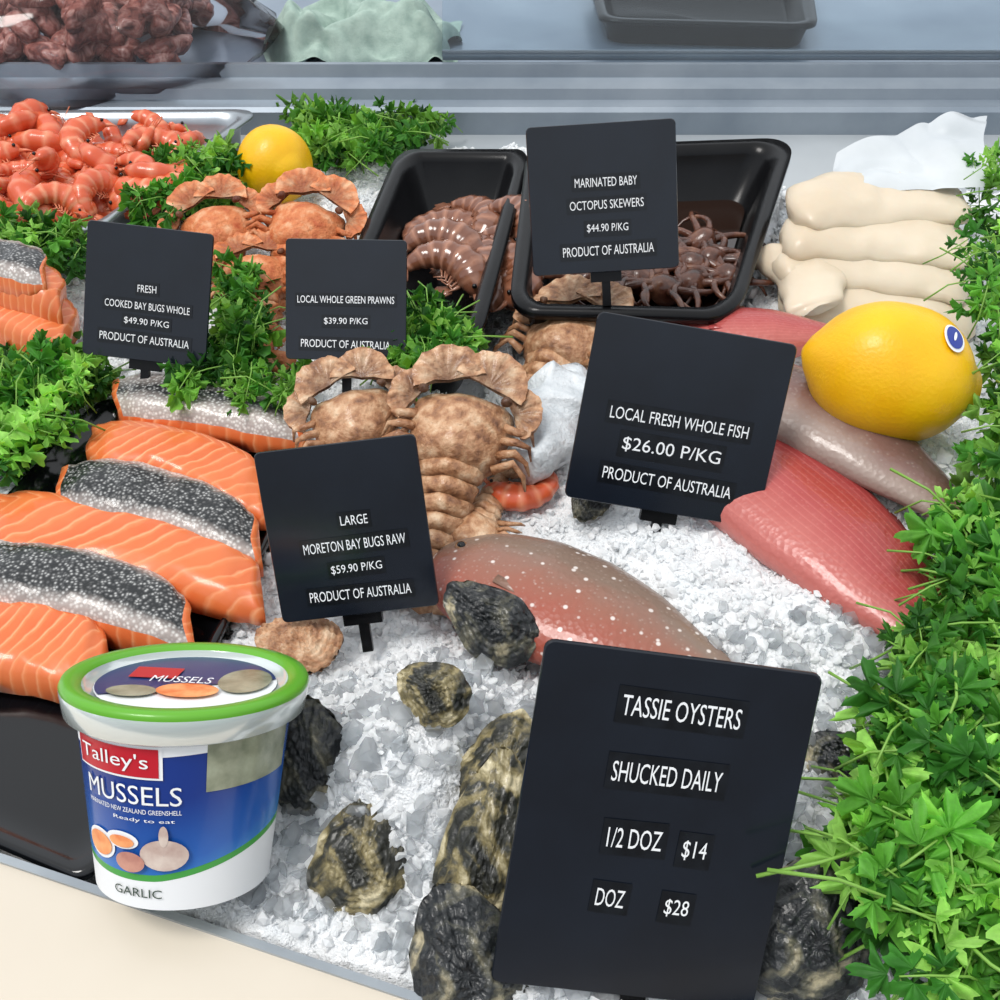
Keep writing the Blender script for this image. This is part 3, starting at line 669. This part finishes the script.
rh=lambda h:r0+(r1-r0)*h/HT
acc=Acc()
revolve(acc,[(.001,.001),(r0-.006,.0),(r0-.002,.0008),(rh(.003)-.0002,.003)]+[(rh(h),h) for h in np.linspace(.006,HT-.004,8)],0)
revolve(acc,[(r1,HT-.012),(.0515,HT-.0115),(.0540,HT-.010),(.0555,HT-.002),(.0558,HT),(.055,HT+.002)],3)
revolve(acc,[(.0550,HT-.001),(.0558,HT+.002),(.0548,HT+.0042),(.0515,HT+.0045),(.0475,HT+.0042),(.0458,HT+.002)],1)
revolve(acc,[(.046,HT+.0025),(.044,HT-.0005),(.03,HT-.001),(.0005,HT-.001)],3)
tub=acc.build('mussel_tub',[m_tub,m_green,m_white,m_clear])
K_=HT/.086
def patch(name,a0,a1,h0,h1,off,mat,n=40,m=8):
    A=Acc(); a=np.linspace(rad(a0),rad(a1),n); lo=np.array([h0(x) if callable(h0) else h0 for x in a])*K_; hi=np.array([h1(x) if callable(h1) else h1 for x in a])*K_
    V=[TP_(a,lo+(hi-lo)*i/(m-1),off) for i in range(m)]; A.add(np.array(V),gridF(m,n)); return A.build(name,mat,parent=tub)
def disc(name,a,h,ra,rh_,off,mat):
    A=Acc(); V=[];K=24
    for q in(.01,.5,1):
        k=np.linspace(0,2*np.pi,K,endpoint=False); V.append(TP_(rad(a)+q*ra*np.cos(k)/.044,h*K_+q*rh_*np.sin(k),off))
    A.add(np.array(V),gridF(3,K,True)); A.build(name,mat,parent=tub)
def wraptxt(name,s,a,h,w,hh,off,mat):
    V,Fc=text_mesh(s); A=Acc(); A.add(TP_(rad(a)+V[:,0]*w/.0445,h*K_+V[:,1]*hh,off),Fc); A.build(name,mat,parent=tub)
low=lambda x:.0185-.004*math.cos(x*1.4+.5)+.003+.004*max(0,x)
patch('label_white_band',-89,89,.002,lambda x:low(x)-.0030,.0004,m_white)
patch('label_stripe',-89,89,lambda x:low(x)-.0030,lambda x:low(x),.0005,m_gl)
patch('label',-89,89,low,.0745,.0006,m_blue)
patch('label_wave',-60,30,lambda x:.0695+.002*math.sin(2*x),.0748,.0009,m_white)
patch('label_window',26,82,.054,.0745,.0010,m_olive)
patch('label_badge_border',-54,4,.0600,.0742,.0012,m_white); patch('label_badge',-52,2,.0610,.0732,.0015,m_red)
wraptxt('badge_text',"Talley's",-25,.067,.034,.0085,.0021,m_white)
wraptxt('title_text',"MUSSELS",-16,.0530,.046,.0088,.0014,m_white)
wraptxt('subtitle_text',"MARINATED NEW ZEALAND GREENSHELL",-16,.0460,.046,.0022,.0014,m_white); wraptxt('tagline_text',"Ready to eat",-8,.0420,.028,.0022,.0014,m_white)
disc('mussel_picture',-40,.0275,.0098,.0072,.0012,m_white);disc('mussel_meat_picture',-40,.0275,.0082,.0056,.0016,m_or); disc('mussel_picture',-22,.032,.0085,.0042,.0012,m_white); disc('mussel_meat_picture',-22,.0315,.0065,.0028,.0016,m_or)
disc('garlic_picture',4,.0275,.0105,.0074,.0022,m_gar); disc('garlic_stem_picture',4,.036,.002,.005,.0024,m_gar); disc('onion_picture',-16,.0235,.007,.0048,.0026,m_oni)
wraptxt('flavour_text',"GARLIC",-14,.0095,.025,.0042,.0012,m_dk)
def lidpatch(name,pts,off,mat):
    A=Acc(); V=[B0+axn*(HT+off)+Xr*x-Fr*y for x,y in pts]; A.add(V,[list(range(len(V)))]); A.build(name,mat,parent=tub)
cir=lambda cx,cy,rx,ry,a0=0,a1=360,K=40:[(cx+rx*math.cos(rad(a0+(a1-a0)*i/K)),cy+ry*math.sin(rad(a0+(a1-a0)*i/K))) for i in range(K if a1-a0==360 else K+1)]
m_navy=M('lid_navy',C(28,52,110),rough=.3,coat=.3)
lidpatch('lid_label',cir(0,0,.041,.041),.0,m_white)
lidpatch('lid_label_blue',cir(0,0,.0405,.0405,15,215),.0006,m_navy); lidpatch('lid_badge',[(-.028,.002),(-.006,.002),(-.006,.018),(-.028,.018)],.0012,m_red)
lidpatch('lid_label_gap',cir(.026,.004,.012,.018),.0012,m_olive)
lidpatch('lid_mussel_picture',cir(.004,-.014,.014,.010),.0014,m_or); lidpatch('lid_mussel_picture',cir(-.020,-.018,.011,.008),.0014,m_olive)
V,Fc=text_mesh("MUSSELS"); A=Acc(); A.add(B0+axn*(HT+.002)+Xr*(V[:,0:1]*.028-.002)+(-Fr)*(V[:,1:2]*.009-.001),Fc); A.build('lid_text',m_white,parent=tub)

# ------------------------------------------------------------------ behind the rail
m_cloth=MN('wiping_cloth',[(.3,C(140,162,152)),(.7,C(176,196,184))],60,bs=500,bstr=.5,rough=.9)
acc=Acc(); c=P(362,42,.03); V=[]
for i in range(70):
    for j in range(90):
        s,t=j/89*2-1,i/69*2-1; p=np.array([s*.105,t*.07,0]); e=max(0,1-abs(s)**3-abs(t)**3); z=.055*e**.5*(.7+.7*nz(p,18,3))+.022*abs(nz(p,34,9))
        V.append(c+p*[1+.15*nz(p,20,1),1,1]+np.array([.015*nz(p,25,2),.015*nz(p,25,5),max(z,.0)-.008]))
acc.add(V,gridF(70,90)); acc.build('wiping_cloth',m_cloth)
m_meat=MN('bagged_seafood',[(.35,C(96,50,44)),(.5,C(150,88,76)),(.7,C(204,160,148))],70,dist=1.5,detail=8,bs=90,bstr=1,bdist=.003,rough=.45,coat=.15)
acc=Acc(); c=P(70,38,.05)
for k in range(110):
    V=I3[0]*[.030,.016,.013]; V=V*(1+.55*np.array([nz(p,60,k) for p in V]))[:,None]; acc.add(V@rotm((0,0,1),rng.uniform(0,3)).T@rotm((0,1,0),rng.normal(0,.4))+c+[rng.uniform(-.2,.12),rng.uniform(-.05,.11),rng.uniform(-.01,.045)],I3[1])
root=acc.build('bagged_seafood',m_meat)
m_bag=glassy('clear_bag',1.2,(.95,.95,.97,1),.10)
acc=Acc(); V=I4[0]*[.24,.13,.085]; V=V*(1+.14*np.array([nz(p,18,4)+.9*abs(nz(p,45,2)) for p in V]))[:,None]; V[:,2]=np.maximum(V[:,2],-.03); acc.add(V+c+[-.03,.01,0],I4[1]); acc.build('bag_film',m_bag,parent=root)
q=[P(590,2,.05),P(830,2,.05),P(818,28,.05),P(600,22,.05)]; q[0][1]+=.12;q[1][1]+=.12
tray('black_food_tub',q,[(.014,.022),(.008,.045),(0,.047),(0,.052),(.010,.052),(.014,.048),(.026,.024)],m_blackp,rc=.1)

# ------------------------------------------------------------------ light, world, camera
w=bpy.data.worlds.new('World'); bpy.context.scene.world=w; w.use_nodes=True; nt=w.node_tree; bg=nt.nodes['Background']
tc=N(nt,'ShaderNodeTexCoord'); sx=N(nt,'ShaderNodeSeparateXYZ'); nt.links.new(tc.outputs['Generated'],sx.inputs[0])
r=ramp(nt,[(.0,(.16,.16,.17,1)),(.47,(.30,.31,.33,1)),(.55,(.72,.78,.86,1)),(1,(1.0,1.03,1.06,1))]); nt.links.new(math_(nt,'MULTIPLY_ADD',sx.outputs[2],.5,.5),r.inputs[0]); nt.links.new(r.outputs[0],bg.inputs[0]); bg.inputs[1].default_value=1.05
sl=bpy.data.lights.new('sun','SUN'); sl.energy=2.0; sl.angle=rad(20); sl.color=(1,.97,.93); so=bpy.data.objects.new('sun',sl); bpy.context.scene.collection.objects.link(so); so.rotation_euler=(rad(28),rad(-22),0)
cd=bpy.data.cameras.new('camera'); cam=bpy.data.objects.new('camera',cd); bpy.context.scene.collection.objects.link(cam); cd.sensor_width=36; cd.lens=36*F/1000; cd.clip_start=.01
cam.location=CAM; cam.rotation_euler=(math.pi/2-PITCH,0,0)
bpy.context.scene.camera=cam
Rt=Matrix.Translation((0,0,1.0))@Matrix.Rotation(TILT,4,'X')   # the whole display slopes towards the customer
bpy.context.view_layer.update()
for ob in list(bpy.context.scene.objects):
    if ob.parent is None and ob.type!='LIGHT': ob.matrix_world=Rt@ob.matrix_world
bpy.context.scene.view_settings.view_transform='Standard'
